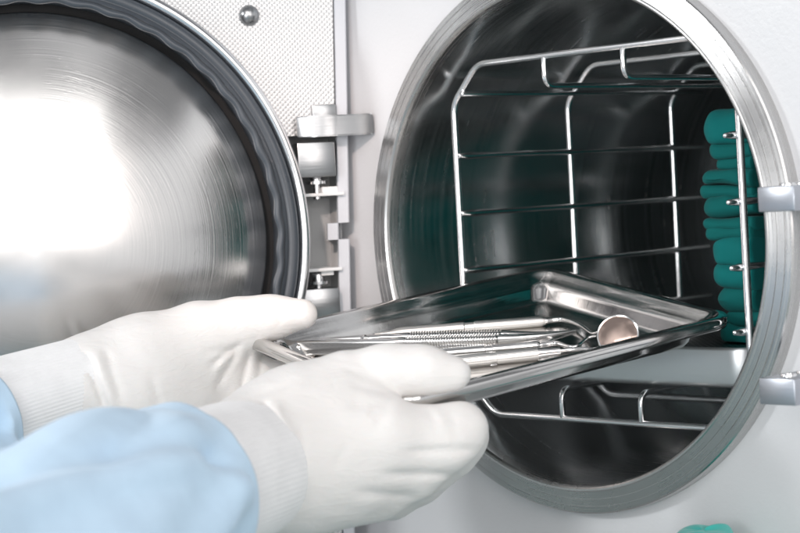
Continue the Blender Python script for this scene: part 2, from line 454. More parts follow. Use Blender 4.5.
# screw on the liner
x, z = dl(249, 15.5, -.02); bm = bmesh.new()
lathe(bm, [(0, -.0049), (.0026, -.0044), (.0045, -.0030), (.0056, -.0010), (.0058, .0008), (.0058, .003)], 32)
for v in bm.verts: v.co = Vector((x + v.co.x, .0198 + v.co.y, z + v.co.z))
dpart('dome_screw', bm, M['machined'])
# rim, seal, dome
bm = bmesh.new()
lathe(bm, [(RO - .0062, .004), (RO - .0058, -.0006), (RO - .0048, -.0022), (RO - .0024, -.0026), (RO - .0006, -.0014), (RO, .001), (RO, .0165), (RO - .006, .0185)], 192)
dpart('door_rim', bm, M['rim'], 60)
bm = bmesh.new()
rA = RO - .0060
prof = [(rA, .0035), (rA - .0006, -.0012), (rA - .0022, -.0026), (rA - .0058, -.0030), (rA - .0064, -.0020), (rA - .0070, -.0031), (rA - .0088, -.0046), (rA - .0096, -.0048), (rA - .0101, -.0040), (rA - .0106, -.0046)]
r_in = RG
prof += [(r_in + .0042, -.0052), (r_in + .0022, -.0060), (r_in + .0006, -.0056), (r_in, -.0038), (r_in + .0006, .0012), (r_in + .0014, .0165)]
NW = 44
def wv(k, a):
    w = math.cos(NW * a) * .0007 + math.cos(NW * a / 2 + 1) * .0001
    return w * {10: .25, 11: .7, 12: 1.0, 13: 1.0, 14: .6}.get(k, 0)
lathe(bm, prof, 704, wv); dpart('door_seal', bm, M['seal'], 0)
bm = bmesh.new(); lathe(bm, [(r_in + .0022, .008), (r_in + .0018, .0172), (.118 * k, .0176)], 160); dpart('seal_groove', bm, M['black'])
bm = bmesh.new()
re_ = .1280 * k; sag = .030; Rs = (re_ ** 2 + sag ** 2) / (2 * sag); y0 = .0095; a_max = math.asin(re_ / Rs)
prof = [(re_ - .001, y0 + .0079), (re_ + .0006, y0 + .004), (re_ + .0008, y0 + .001)] + [(Rs * math.sin(a_max * (1 - i / 36)), y0 - (Rs * math.cos(a_max * (1 - i / 36)) - (Rs - sag))) for i in range(0, 36)] + [(0, y0 - sag)]
lathe(bm, prof, 192); dpart('door_plate', bm, M['dome'], 0)

# ------------------------------------------------------------------ wire rack
rack = thing('wire_rack', 'chromed wire rack standing inside the steel chamber', 'rack', (0, .12, -.0975))
def rpart(name, bm, m=None, sharp=0):
    for v in bm.verts: v.co -= Vector((0, .12, -.0975))
    return obj(name, bm, m or M['wire'], rack, sharp)
XW, YF, YM, YR = .0946, .0243, .1178, .2129
WR = .0019
OUT = [(-XW, .0735), (-.0752, .0936), (.0752, .0936), (XW, .0735), (XW, -.0765), (.0752, -.0955), (-.0752, -.0955), (-XW, -.0765)]
for y in (YF, YM, YR):
    bm = bmesh.new(); tube(bm, round_path([(x, y, z) for x, z in OUT], .006, 5, True), WR, 12, True); rpart('frame', bm)
for s in (-1, 1):
    for z in (.0452, .0137, -.0174, -.0480):
        y0r = YF - (.001 if s < 0 else .0075)
        x = s * (XW - .0031)
        bm = bmesh.new()
        pts = [(x, y0r, z)] + [(x, y0r + .006 * i, z) for i in range(1, 4)] + [(x, y0r + .024, z), (x, YM, z - .0002), (x, YR + .026, z)]
        # the ends are pressed flat
        tube(bm, pts, [.0012, .0021, .0020, .0019, .0016, .0016, .0018], 12); rpart('side_rail', bm)
    bm = bmesh.new(); tube(bm, [(s * .0862, YF - .002, .0785), (s * .0862, YM, .0785), (s * .0862, YR + .02, .0785)], .0016, 12); rpart('side_rail', bm)
for s in (-1, 1):
    for top in (1, -1):
        zb_ = .0936 if top > 0 else -.0955; zr = zb_ - top * .0155
        x = s * .0265
        bm = bmesh.new(); tube(bm, round_path([(x, YF - .0005, zb_ - top * .0008), (x, YF - .0005, zr), (x, YR + .015, zr)], .006, 6), .0016, 12); rpart('runner', bm)

# ------------------------------------------------------------------ lower cassette
cs = thing('instrument_cassette', 'low steel cassette with a perforated lid in the bottom of the wire rack', 'cassette', (0, .115, -.0766))
bm = bmesh.new()
hw, hl = .0895, .086
def cring(ins, z): return [(x, y, z) for x, y in roundrect(hw - ins, hl - ins, .012 - min(ins, .004), 8)]
loops(bm, [cring(.006, .0004), cring(.003, .0), cring(.0012, .001), cring(.0004, .003), cring(0, .0183), cring(.0003, .0194), cring(.001, .0199), cring(.0022, .0199), cring(.0026, .0192)], cap=False, capstart=True)
obj('body', bm, M['cassette'], cs, 40)
bm = bmesh.new(); loops(bm, [cring(.0027, .0175), cring(.0029, .0188), cring(.0036, .0192)], cap=True); obj('perforated_lid', bm, M['perf'], cs)

# ------------------------------------------------------------------ folded drapes stacked on the cassette
def folded(zs, xs, seed, m, label):
    """a drape folded flat: one slab per layer, joined where the cloth turns on the far side"""
    rnd = random.Random(seed); path = []; xr_ = .0885
    z2, x2 = [zs[0]], []
    for i in range(len(xs)):
        if rnd.random() < .4:
            z2 += [zs[i] + (zs[i + 1] - zs[i]) * rnd.uniform(.42, .58), zs[i + 1]]; e_ = rnd.uniform(.0008, .0035)
            x2 += [xs[i], xs[i] + e_] if rnd.random() < .5 else [xs[i] + e_, xs[i]]
        else: z2.append(zs[i + 1]); x2.append(xs[i])
    zs, xs = z2, x2; NL = len(xs)
    for li in range(NL):
        zb_, zt_l = zs[li], zs[li + 1]; t = (zt_l - zb_) / 2 * 1.13; zc = (zb_ + zt_l) / 2; x0 = xs[li]
        row = []
        for i in range(6):
            an = PI / 2 * i / 5; row.append((x0 + t * (1 - math.sin(an)) * 0 + t * (1 - math.cos(an)) * 1.0 + .00001 * i, zc, max(t * math.sin(an), .0004)))
        for i in range(1, 21): row.append((x0 + t + (xr_ - .007 - x0 - t) * i / 20, zc, t))
        path.append(row)
    bm = bmesh.new()
    yc0, yc1 = .048, .262
    for li, row in enumerate(path):
        yo = rnd.uniform(-.003, .003); rings = []
        for i, (x, z, t) in enumerate(row):
            hl_ = (yc1 - yc0) / 2 - .007; cyy = (yc0 + yc1) / 2 + yo; prof_ = []; ns = 10
            for q in range(ns + 1):
                an = -PI / 2 + PI * q / ns; prof_.append((hl_ + t * math.cos(an), t * math.sin(an)))
            for q in range(1, 17): prof_.append((hl_ - 2 * hl_ * q / 17, t))
            for q in range(ns + 1):
                an = PI / 2 + PI * q / ns; prof_.append((-hl_ + t * math.cos(an), t * math.sin(an)))
            for q in range(1, 17): prof_.append((-hl_ + 2 * hl_ * q / 17, -t))
            ring = []
            for yy, tt in prof_:
                p = Vector((x, cyy + yy, z + tt)); sd = seed * 7.1 + li * 3.3
                w = noise.noise(Vector((p.x * 26, p.y * 26, sd))) * .0022
                w2 = noise.noise(Vector((p.x * 60, p.y * 55, sd + p.z * 130))) * .0018 + (.25 - abs(noise.noise(Vector((p.x * 38 + sd + p.y * 30, p.y * 70 - p.x * 30, sd + p.z * 60))))) * .0046
                k_ = min(1, t / .006)
                p.z += (w + w2 * (1 if tt > 0 else -.8)) * k_
                p.x += noise.noise(Vector((p.y * 30, p.z * 90, sd))) * .0022; p.y += noise.noise(Vector((p.x * 40, sd, p.z * 90))) * .0022
                fx = min(1, max(0, (.0885 - p.x) / (.0885 - x0))); p.x -= .48 * (p.y - .048) * fx
                p.x = min(p.x, .0893)
                if seed == 1 and li == 0: p.z = max(p.z, -.0564)
                ring.append(tuple(p))
            rings.append(ring)
        loops(bm, rings, cap=True, capstart=True)
    for a_, b_ in zip(zs[:-2], zs[2:]):       # the turn of the cloth at the far edge
        box(bm, (.080, .060, a_ + .004), (.0885, .255, b_ - .004), .003)
    for v in bm.verts: v.co -= Vector((.07, .115, zs[0]))
    o = obj('folded_drape', bm, m, None, 0); o.location = (.07, .115, zs[0])
    sub = o.modifiers.new('sub', 'SUBSURF'); sub.levels = sub.render_levels = 1
    tag(o, label, 'folded cloth', 'folded green drapes stacked in the chamber')
folded([-.0565, -.0415, -.0294], [.058, .0585], 1, M['teal2'], 'dark green folded drape at the bottom of the stack, on the cassette')
folded([-.0294, -.0180, -.0055], [.056, .0555], 2, M['teal'], 'green folded drape second from the bottom of the stack')
folded([-.0055, .0058, .0157], [.0505, .0510], 3, M['teal2'], 'dark green folded drape in the middle of the stack of five')
folded([.0157, .0290, .0420], [.0495, .0570], 4, M['teal2'], 'green folded drape second from the top of the stack')
folded([.0420, .0570], [.0525], 5, M['teal'], 'teal folded drape on top of the stack inside the chamber')

# ------------------------------------------------------------------ tray
a, b, c = .1202, .1375, -.2419
TM = Matrix.Translation((-.0144, -.045, -.0402)) @ (Matrix.Rotation(c, 4, 'Z') @ Matrix.Rotation(b, 4, 'Y') @ Matrix.Rotation(a, 4, 'X'))
TX, TY, TZ = TM.col[0].xyz, TM.col[1].xyz, TM.col[2].xyz
TD = -.0150
tray = thing('instrument_tray', 'shallow polished steel tray held by two gloved hands half inside the chamber', 'tray', mtx=TM)
HW, HL = .0815, .0935
def tring(ins, z, r=.0125): return [(x, y, z) for x, y in roundrect(HW - ins, HL - ins, max(r - ins * .35, .006), 10)]
bm = bmesh.new()
loops(bm, [tring(.0016, -.0052), tring(.0005, -.0050), tring(0, -.0038), tring(0, -.0015), tring(.0006, -.0002), tring(.0018, .0003), tring(.0046, .0001), tring(.0058, -.0007), tring(.0068, -.0020), tring(.0100, -.0046), tring(.0112, -.0052), tring(.0130, -.0078), tring(.0150, -.0122), tring(.0168, -.0143), tring(.0195, TD), tring(.03, TD - .0001), tring(.06, TD)])
bmesh.ops.recalc_face_normals(bm, faces=bm.faces)
o = obj('pan', bm, M['tray'], tray, 0)
sm = o.modifiers.new('sol', 'SOLIDIFY'); sm.thickness = .0007; sm.offset = 0
def tl(u, v, h):                      # tray-local point on the plane h above the pan's floor
    q = hit(u, v, TM @ Vector((0, 0, TD + h)), TZ); return TM.inverted() @ q

# ------------------------------------------------------------------ instruments (each lies along its own local x axis)
def inst_frame(p, q):
    """world matrix with x from p to q (tray-local points), z close to the tray's normal"""
    p, q = Vector(p), Vector(q); x = (q - p).normalized(); z = (Vector((0, 0, 1)) - x * x.z).normalized(); y = z.cross(x)
    m = Matrix(((x.x, y.x, z.x, p.x), (x.y, y.y, z.y, p.y), (x.z, y.z, z.z, p.z), (0, 0, 0, 1)))
    return TM @ m, (q - p).length
def rod(bm, st, n=20):
    """stations (x, r) along x"""
    rings = [[(x, r * math.cos(2 * PI * i / n), r * math.sin(2 * PI * i / n)) for i in range(n)] for x, r in st]
    loops(bm, rings, cap=True, capstart=True)
# mirror
mtx, ln = inst_frame(tl(400, 368, .0038), tl(560, 351, .0034))
mir = thing('dental_mirror', 'mouth mirror with a knurled handle and a round mirror head, its rosy reflection painted in', 'dental mirror', mtx=mtx)
bm = bmesh.new(); rod(bm, [(0, .0014), (.001, .0026), (.004, .0031), (ln * .56, .0031), (ln * .561, .0027), (ln * .60, .0027), (ln * .601, .0031), (ln * .86, .0030)]); obj('handle', bm, M['knurl'], mir, 30)
bm = bmesh.new(); rod(bm, [(ln * .86, .0027), (ln * .93, .0022), (ln * 1.0, .0021)]); obj('ferrule', bm, M['inst'], mir)
hc = mtx.inverted() @ (TM @ tl(618, 335, .0105))
bm = bmesh.new(); tube(bm, [tuple(v) for v in spline([(ln * .99, 0, 0), (ln * 1.06, 0, .0002), (hc.x - .014, hc.y * .5, .0006), (hc.x - .007, hc.y * .9, hc.z - .0075), (hc.x - .0015, hc.y, hc.z - .0065)], 6)], .0011, 10); obj('neck', bm, M['inst'], mir, 0)
nrm = (mtx.inverted().to_3x3() @ ((CAM - mtx @ hc).normalized() * 1.0 + Vector((-.05, -.25, .52)))).normalized()
q = Vector((0, -1, 0)).rotation_difference(nrm).to_matrix().to_4x4(); HMx = Matrix.Translation(hc) @ q
HR = .0103
bm = bmesh.new(); lathe(bm, [(HR - .0009, -.0006), (HR - .0003, -.0009), (HR, -.0003), (HR - .0002, .0011), (HR - .0016, .0018), (0, .0021)], 48)
for v in bm.verts: v.co = HMx @ v.co
o = obj('mirror_head', bm, M['inst'], mir, 40)
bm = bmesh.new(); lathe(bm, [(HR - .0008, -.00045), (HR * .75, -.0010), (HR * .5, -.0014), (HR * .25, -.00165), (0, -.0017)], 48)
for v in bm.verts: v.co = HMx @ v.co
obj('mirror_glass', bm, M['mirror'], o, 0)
# tweezers
mtx, ln = inst_frame(tl(297, 347, .0050), tl(500, 342, .0050))
tw = thing('tweezers', 'steel tweezers with fine ribs across their grips', 'tweezers', mtx=mtx)
def strap(bm, st):
    """flat bar: stations (x, y, z, half width, half thickness); rounded rectangle section"""
    rings = []
    for x, y, z, a_, b_ in st:
        rings.append([(x, y + p, z + q_) for p, q_ in roundrect(a_, b_, min(a_, b_) * .6, 3)])
    loops(bm, rings, cap=True, capstart=True)
for s in (1, -1):
    st = []
    def Y(x): return s * (.0010 + .0036 * math.sin(PI * min(x / (ln * 1.32), 1)) ** .7)
    for i in range(8):
        x = ln * .55 * i / 7; st.append((x, Y(x) * (.3 + .7 * min(1, x / (ln * .3))), 0,   .0020 + .0006 * i / 7, .0038 + .0008 * i / 7))
    x = ln * .55; nr = 34
    for i in range(nr):
        xx = ln * (.56 + .44 * i / nr); w_ = ln * .44 / nr
        for f, d_ in ((0, -.0004), (.10, .0006), (.50, .0006), (.60, -.0004)): st.append((xx + w_ * f, Y(xx), 0, .0026 + d_, .0045 + d_))
    for i in range(9):
        t_ = i / 8; xx = ln * (1.005 + .34 * t_)
        st.append((xx, Y(xx) * (1 - t_ * .7) + .012 * t_ ** 2.2, .0012 * t_, .0022 * (1 - t_) + .0007, .0040 * (1 - t_) + .0009))
    bm = bmesh.new(); strap(bm, st); obj('arm', bm, M['inst'], tw, 30)
bm = bmesh.new(); tube(bm, [tuple(v) for v in spline([(.002, -.001, 0), (-.004, -.0022, 0), (-.0075, 0, 0), (-.004, .0022, 0), (.002, .001, 0)], 6)], .0026, 12); obj('bow', bm, M['inst'], tw, 0)
bm = bmesh.new(); rod(bm, [(ln * .33, .0052), (ln * .334, .0054), (ln * .342, .0054), (ln * .346, .0052)]); obj('joint', bm, M['inst'], tw)
# probes
def probe(p, q, tip, label, m_h):
    mtx, ln = inst_frame(p, q)
    pr = thing('dental_probe', label, 'dental probe', mtx=mtx)
    bm = bmesh.new(); rod(bm, [(-.012, .0010), (-.004, .0016), (0, .0026), (.003, .0029), (ln * .45, .0029), (ln * .455, .0025), (ln * .52, .0025), (ln * .525, .0029), (ln * .97, .0028), (ln, .0020)]); obj('handle', bm, m_h, pr, 30)
    pts = [Vector((ln, 0, 0))] + [mtx.inverted() @ (TM @ t_) for t_ in tip]
    sp_ = spline([tuple(x) for x in pts], 7); rr = [.0017 - .0012 * i / (len(sp_) - 1) for i in range(len(sp_))]
    bm = bmesh.new(); tube(bm, [tuple(v) for v in sp_], rr, 10); obj('tip', bm, M['inst'], pr, 0)
    bm = bmesh.new(); tube(bm, [tuple(v) for v in spline([(-.011, 0, 0), (-.024, 0, 0), (-.031, .003, .002), (-.036, .009, .003)], 6)], [.0010 - .0007 * i / 18 for i in range(19)], 8); obj('tip', bm, M['inst'], pr, 0)
probe(tl(398, 333, .0032), tl(545, 321, .0030), [tl(562, 319.5, .0030), tl(580, 325, .0036), tl(592, 333, .005), tl(600, 331, .007)], 'slim probe with a knurled handle lying behind the tweezers', M['knurl'])
probe(tl(440, 354, .0030), tl(540, 345.5, .0030), [tl(556, 343.5, .0032), tl(574, 347, .0040), tl(588, 338, .0055), tl(596, 336, .007)], 'curved probe lying between the tweezers and the mirror', M['inst'])

# ------------------------------------------------------------------ hands: signed distance fields meshed with surface nets
class Field:
    def __init__(s, lo, hi, h):
        s.h = h; s.lo = np.array(lo); n_ = np.ceil((np.array(hi) - s.lo) / h).astype(int) + 1
        ax = [s.lo[i] + h * np.arange(n_[i]) for i in range(3)]
        s.X, s.Y, s.Z = np.meshgrid(*ax, indexing='ij'); s.f = np.full(s.X.shape, 1.0)
    def smin(s, d, k):
        hh = np.maximum(k - np.abs(s.f - d), 0) / k; s.f = np.minimum(s.f, d) - hh ** 2 * k * .25
    def seg(s, a, b):
        a, b = np.array(a), np.array(b); ab = b - a; L2 = max(ab @ ab, 1e-12)
        t = np.clip(((s.X - a[0]) * ab[0] + (s.Y - a[1]) * ab[1] + (s.Z - a[2]) * ab[2]) / L2, 0, 1)
        return np.sqrt((s.X - a[0] - t * ab[0]) ** 2 + (s.Y - a[1] - t * ab[1]) ** 2 + (s.Z - a[2] - t * ab[2]) ** 2), t
    def bone(s, a, b, ra, rb, k=.006):
        d, t = s.seg(a, b); s.smin(d - (ra + (rb - ra) * t), k)
    def chain(s, pts, rad, k=.006, kin=.005):
        """one limb joined within itself first, then blended into the body"""
        keep = s.f; s.f = np.full(s.X.shape, 1.0)
        for (a, b), (ra, rb) in zip(zip(pts, pts[1:]), zip(rad, rad[1:])): s.bone(a, b, ra, rb, kin)
        limb = s.f; s.f = keep; s.smin(limb, k)
    def crease(s, a, b, w, depth):
        if not hasattr(s, 'U'):
            dx, dy, dz = s.X - CAM.x, s.Y - CAM.y, s.Z - CAM.z
            zz = dx * FWD.x + dy * FWD.y + dz * FWD.z
            s.U = 400 + FPX * (dx * RT.x + dy * RT.y + dz * RT.z) / zz; s.V = 266.5 - FPX * (dx * UP.x + dy * UP.y + dz * UP.z) / zz
        ax, ay = b[0] - a[0], b[1] - a[1]
        t = ((s.U - a[0]) * ax + (s.V - a[1]) * ay) / (ax * ax + ay * ay); tc_ = np.clip(t, 0, 1)
        d2 = (s.U - a[0] - tc_ * ax) ** 2 + (s.V - a[1] - tc_ * ay) ** 2
        s.f = s.f + 1.5 * depth * np.exp(-d2 / w ** 2) * np.clip(np.sin(np.clip(t, 0, 1) * PI) * 1.6, 0, 1)
    def mesh(s):
        f = s.f; ins = f < 0; nx, ny, nz = f.shape
        cs_ = np.zeros((nx - 1, ny - 1, nz - 1), int); acc = np.zeros((nx - 1, ny - 1, nz - 1, 3)); cnt = np.zeros((nx - 1, ny - 1, nz - 1))
        for axn in range(3):
            o2 = [i for i in range(3) if i != axn]
            for d1 in (0, 1):
                for d2 in (0, 1):
                    sl0 = [None] * 3; sl0[axn] = slice(0, -1); sl0[o2[0]] = slice(d1, d1 + f.shape[o2[0]] - 1); sl0[o2[1]] = slice(d2, d2 + f.shape[o2[1]] - 1)
                    sl1 = list(sl0); sl1[axn] = slice(1, None)
                    f0, f1 = f[tuple(sl0)], f[tuple(sl1)]; cr = (f0 < 0) != (f1 < 0)
                    t = np.where(cr, f0 / np.where(cr, f0 - f1, 1), 0)
                    acc[..., axn] += t * cr; acc[..., o2[0]] += d1 * cr; acc[..., o2[1]] += d2 * cr; cnt += cr
        act = cnt > 0; idx = -np.ones(act.shape, int); idx[act] = np.arange(act.sum())
        ijk = np.argwhere(act); V = s.lo + s.h * (ijk + acc[act] / cnt[act][:, None])
        F = []
        for axn in range(3):
            o1, o2 = (axn + 1) % 3, (axn + 2) % 3
            sl0 = [slice(1, -1)] * 3; sl0[axn] = slice(0, -1); sl1 = list(sl0); sl1[axn] = slice(1, None)
            cr = ins[tuple(sl0)] != ins[tuple(sl1)]
            e = np.argwhere(cr); off = np.array([1, 1, 1]); off[axn] = 0; e = e + off
            fl = ins[tuple(e.T)]
            q = []
            for da, db in ((0, 0), (1, 0), (1, 1), (0, 1)):
                c_ = e.copy(); c_[:, o1] -= da; c_[:, o2] -= db; q.append(idx[tuple(c_.T)])
            q = np.array(q).T; q[~fl] = q[~fl][:, ::-1]; F.append(q)
        return V, np.vstack(F)
def field_mesh(fd, name, m, parent, smooth=3):
    V, F = fd.mesh()
    me = bpy.data.meshes.new(name); me.from_pydata([tuple(v) for v in V], [], [tuple(int(i) for i in f) for f in F]); me.update()
    bm = bmesh.new(); bm.from_mesh(me)
    for _ in range(smooth): bmesh.ops.smooth_vert(bm, verts=bm.verts, factor=.5, use_axis_x=True, use_axis_y=True, use_axis_z=True)
    bmesh.ops.recalc_face_normals(bm, faces=bm.faces); bm.to_mesh(me); bm.free()
    return link(name, me, m, parent, 0)
def A(u, v, d): return np.array(at(u, v, d))

person = thing('person', 'person in a light blue gown and white gloves reaching in to hold the steel tray', 'person', (0, 0, 0))
def bounds(pts, pad):
    P = np.array(pts); return P.min(0) - pad, P.max(0) + pad
# --- near hand (thumb above the tray's corner, fingers curled below it)
px = FPX
def rr(pixels, d): return pixels * d / px
wr = A(262, 462, .795); wr2 = A(215, 478, .765)
th = [A(285, 425, .805), A(350, 377, .815), A(388, 371, .816), A(424, 370.5, .816), A(454, 373.5, .816)]
mc = [A(386, 433, .800), A(376, 450, .800), A(357, 470, .804), A(332, 485, .812)]
pp = [A(461, 429, .812), A(440, 449, .806), A(412, 474, .810), A(380, 494, .816)]
dp = [A(464, 436, .838), A(446, 456, .834), A(420, 480, .838), A(390, 498, .840)]
tp = [A(446, 436, .858), A(424, 452, .858), A(402, 474, .860), A(378, 492, .858)]
cr_ = [A(285, 440, .805), A(283, 452, .8), A(281, 468, .8), A(280, 482, .804)]
lo, hi = bounds(th + mc + pp + dp + tp + [wr, wr2], .032)
fd = Field(lo, hi, .00125)
fd.bone(wr2, wr, .026, .0262, .01)
for i in range(4):
    fd.bone(cr_[i], mc[i], (.0175, .0165, .016, .0155)[i], (.0135, .0135, .013, .012)[i], .016)
fd.bone(wr, A(320, 450, .806), .0255, .023, .02)
fd.bone(A(300, 408, .81), A(356, 402, .812), .0165, .0115, .02)       # web between thumb and forefinger
fd.bone(A(310, 480, .808), A(345, 478, .808), .017, .014, .02)
for i in range(4):
    fr_ = (.0106, .0108, .0104, .0096)[i]
    fd.chain([mc[i], pp[i], dp[i], tp[i]], [fr_ * 1.16, fr_, fr_ * .92, fr_ * .78], .010 if i else .004, .006)
fd.bone(th[0], A(340, 381, .815), .0165, .0118, .012)
fd.chain(th[1:], [.0118, .0098, .0089, .0076], .0025, .010)
# glove creases
for (p, q_, w_, d_) in (((262, 398), (284, 440), 3, .0013), ((284, 440), (286, 492), 3, .0011), ((274, 400), (296, 446), 4, -.0008), ((296, 446), (297, 486), 4, -.0006), ((300, 420), (306, 470), 3, .0004), ((338, 362), (376, 386), 4, .0003), ((392, 404), (368, 414), 3, .0006), ((392, 408), (374, 428), 3, .0004), ((418, 360), (430, 384), 3, .0003), ((480, 449), (398, 452), 4, .0011), ((458, 474), (376, 474), 4, .0009), ((425, 496), (352, 492), 4, .0007), ((452, 410), (458, 448), 4, .0003), ((398, 396), (350, 384), 3.5, .0006), ((400, 400), (346, 408), 3.5, .0006), ((352, 436), (334, 470), 4, .0004), ((428, 408), (436, 430), 3.5, .0004), ((436, 408), (446, 432), 3.5, -.0003), ((246, 402), (330, 366), 3, .0004), ((300, 388), (344, 366), 3, .0004)):
    fd.crease(p, q_, w_, d_)
w = np.sin(fd.X * 310 + 2.2 * np.sin(fd.Z * 120)) * np.sin(fd.Z * 260 + fd.Y * 170)
fd.f += .00014 * w
field_mesh(fd, 'glove', M['latex'], person)
# --- far hand (palm towards the viewer, thumb along the tray's rim)
wl = A(95, 384, .915); wl2 = A(40, 402, .895)
th = [A(140, 362, .925), A(200, 331, .935), A(240, 322, .937), A(272, 317, .938), A(303, 314, .936)]
mc = [A(222, 366, .955), A(212, 388, .948), A(198, 408, .942), A(180, 424, .938)]
pp = [A(292, 386, .952), A(280, 410, .945), A(262, 430, .940), A(236, 446, .935)]
dp = [A(330, 388, .938), A(318, 412, .930), A(296, 432, .925), A(266, 446, .922)]
tp = [A(352, 378, .925), A(340, 400, .918), A(318, 420, .913), A(286, 436, .91)]
cr_ = [A(128, 370, .93), A(124, 384, .925), A(120, 396, .922), A(116, 406, .92)]
lo, hi = bounds(th + mc + pp + dp + tp + [wl, wl2], .032)
fd = Field(lo, hi, .00125)
fd.bone(wl2, wl, .0205, .021, .01)
for i in range(4): fd.bone(cr_[i], mc[i], (.016, .0155, .015, .0145)[i], (.0135, .013, .0125, .0115)[i], .016)
fd.bone(wl, A(140, 378, .925), .0208, .021, .02)
fd.bone(A(150, 352, .928), A(200, 345, .935), .016, .0135, .02)
fd.bone(A(200, 350, .942), A(235, 352, .948), .0125, .0095, .014)
fd.bone(A(130, 408, .92), A(175, 415, .93), .017, .015, .02)
for i in range(4):
    fr_ = (.0100, .0102, .0098, .0090)[i]
    fd.chain([mc[i], pp[i], dp[i], tp[i]], [fr_ * 1.18, fr_, fr_ * .9, fr_ * .76], .008, .006)
fd.chain(th, [.0165, .0122, .0106, .0091, .0075], .011, .010)
for (p, q_, w_, d_) in (((84, 350), (108, 415), 3, .0013), ((94, 348), (116, 412), 4, -.0008), ((104, 346), (124, 405), 3, .0007), ((244, 341), (208, 368), 3, .0011), ((240, 347), (214, 392), 3, .0009), ((234, 350), (200, 352), 3, .0007), ((250, 348), (240, 396), 3, .0010), ((262, 350), (258, 392), 3, .0007), ((150, 372), (162, 412), 4, .0005), ((232, 350), (214, 374), 3, -.0006), ((276, 306), (282, 326), 3, .0003), ((120, 380), (180, 400), 4, .0003)):
    fd.crease(p, q_, w_, d_)
w = np.sin(fd.X * 300 + 2.0 * np.sin(fd.Z * 130)) * np.sin(fd.Z * 250 + fd.Y * 180)
fd.f += .00014 * w
field_mesh(fd, 'glove', M['latex'], person)

# --- cuffs and sleeves: lofted tubes with folds
def loft(name, path, radii, m, disp, n=96, sub=10, thick=.0012, flat=1.0, ends=True):
    P = spline([tuple(p) for p in path], sub); R = spline([(r,) for r in radii], sub)[:, 0]
    fr = frames(P); bm = bmesh.new(); rings = []
    for i, ((p, t, a_, b_), r) in enumerate(zip(fr, R)):
        vv = (UP - t * UP.dot(t)).normalized(); hh = t.cross(vv); ring = []
        for j in range(n):
            an = 2 * PI * j / n
            d = vv * math.cos(an) + hh * math.sin(an) * flat
            dr, ds = disp(i / (len(fr) - 1), an, p + d * r)
            ring.append(tuple(p + d * (r + dr) + t * ds))
        rings.append(ring)
    loops(bm, rings, cap=False)
    o = obj(name, bm, m, person, 0)
    sm = o.modifiers.new('sol', 'SOLIDIFY'); sm.thickness = thick; sm.offset = -1
    return o
def knit(t, a_, p):
    edge = max(0, 1 - t * 12)
    return (.00009 * math.sin(a_ * 84) + noise.noise(p * 45) * .0007 - .0005 * edge, noise.noise(Vector((a_ * 22, t * 3, 1))) * .0005 * edge + noise.noise(Vector((a_ * 2, 0, 4))) * .002 * edge)
def folds(seed, amp):
    def f(t, a_, p):
        e = min(1, .2 + t * 2)
        q_ = Vector((math.cos(a_) * .8 + t * .7, math.sin(a_) * .8, t * 1.3 + seed))
        d = noise.noise(q_ * 1.1) * amp + (abs(noise.noise(q_ * 1.7 + Vector((3, 1, seed)))) - .25) * amp * .8
        d += math.sin(a_ * 3 + t * 5 + seed) * amp * .12
        for a0, k_, w_, h_ in ((.25, 1.6, .20, .0045), (-.55, -1.2, .26, .0050), (-1.35, .9, .22, .0045), (.95, -1.5, .24, .0040), (-.1, -2.6, .16, .0030)):
            dd = (a_ - a0 - k_ * t + seed + PI) % (2 * PI) - PI
            d += h_ * (math.exp(-(dd / w_) ** 2) - .8 * math.exp(-((dd - w_ * 1.5) / (w_ * .8)) ** 2)) * min(1, t * 5)
        return d * e, noise.noise(Vector((a_ * 1.0, seed, 0))) * .0025 * max(0, 1 - t * 5)
    return f
loft('cuff', [A(262, 465, .798), A(232, 474, .772), A(195, 487, .745), A(150, 505, .715)], [.0285, .0300, .0302, .029], M['knit'], knit, 400, 14, .0016)
loft('cuff', [A(92, 381, .915), A(50, 394, .90), A(5, 408, .885), A(-40, 424, .87)], [.0232, .0238, .0244, .0248], M['knit'], knit, 400, 14, .0016)
loft('gown_sleeve', [A(180, 492, .738), A(158, 500, .723), A(118, 515, .697), A(40, 556, .645), A(-70, 625, .58), A(-200, 700, .50)], [.0355, .0366, .0388, .0430, .046, .048], M['gown'], folds(2.0, .013))
loft('gown_sleeve', [A(-24, 424, .872), A(-44, 433, .86), A(-80, 448, .835), A(-160, 480, .79), A(-260, 530, .72)], [.0300, .0312, .033, .037, .042], M['gown'], folds(7.0, .010))

# ------------------------------------------------------------------ mint pack on the worktop, worktop
pk = at(704, 545, .86)
bm = bmesh.new()
hx, hy, hz = .0150, .016, 0
z0 = -.2; zt2 = at(704, 532.5, .86).z
rings = []
prof = [(0.0, -.004), (.10, .0), (.5, .0015), (.85, 0), (.97, -.004), (1, -.009)]
def sup(s, z):
    out = []
    for i in range(64):
        a_ = 2 * PI * i / 64; c_, s_ = math.cos(a_), math.sin(a_)
        r = (abs(c_) ** 3.2 + abs(s_) ** 3.2) ** (-1 / 3.2)
        out.append((hx * s * r * c_, hy * s * r * s_, z + noise.noise(Vector((c_ * 1.1, s_ * 1.1, z * 30))) * .0022))
    return out
hgt = zt2 - z0
loops(bm, [sup(.92, .001), sup(1.0, .004), sup(1.04, hgt * .3), sup(.985, hgt * .5), sup(1.03, hgt * .72), sup(.98, hgt * .88), sup(.88, hgt * .965), sup(.7, hgt * .995), sup(.4, hgt), sup(.1, hgt * .99)], cap=True, capstart=True)
o = obj('folded_drape', bm, M['mint'], None, 0); o.location = (pk.x, pk.y, z0 + .0022); o.rotation_euler = (0, 0, math.radians(38))
o.modifiers.new('sub', 'SUBSURF').render_levels = 2
tag(o, 'mint green folded drape pack on the worktop in front of the autoclave', 'folded cloth')
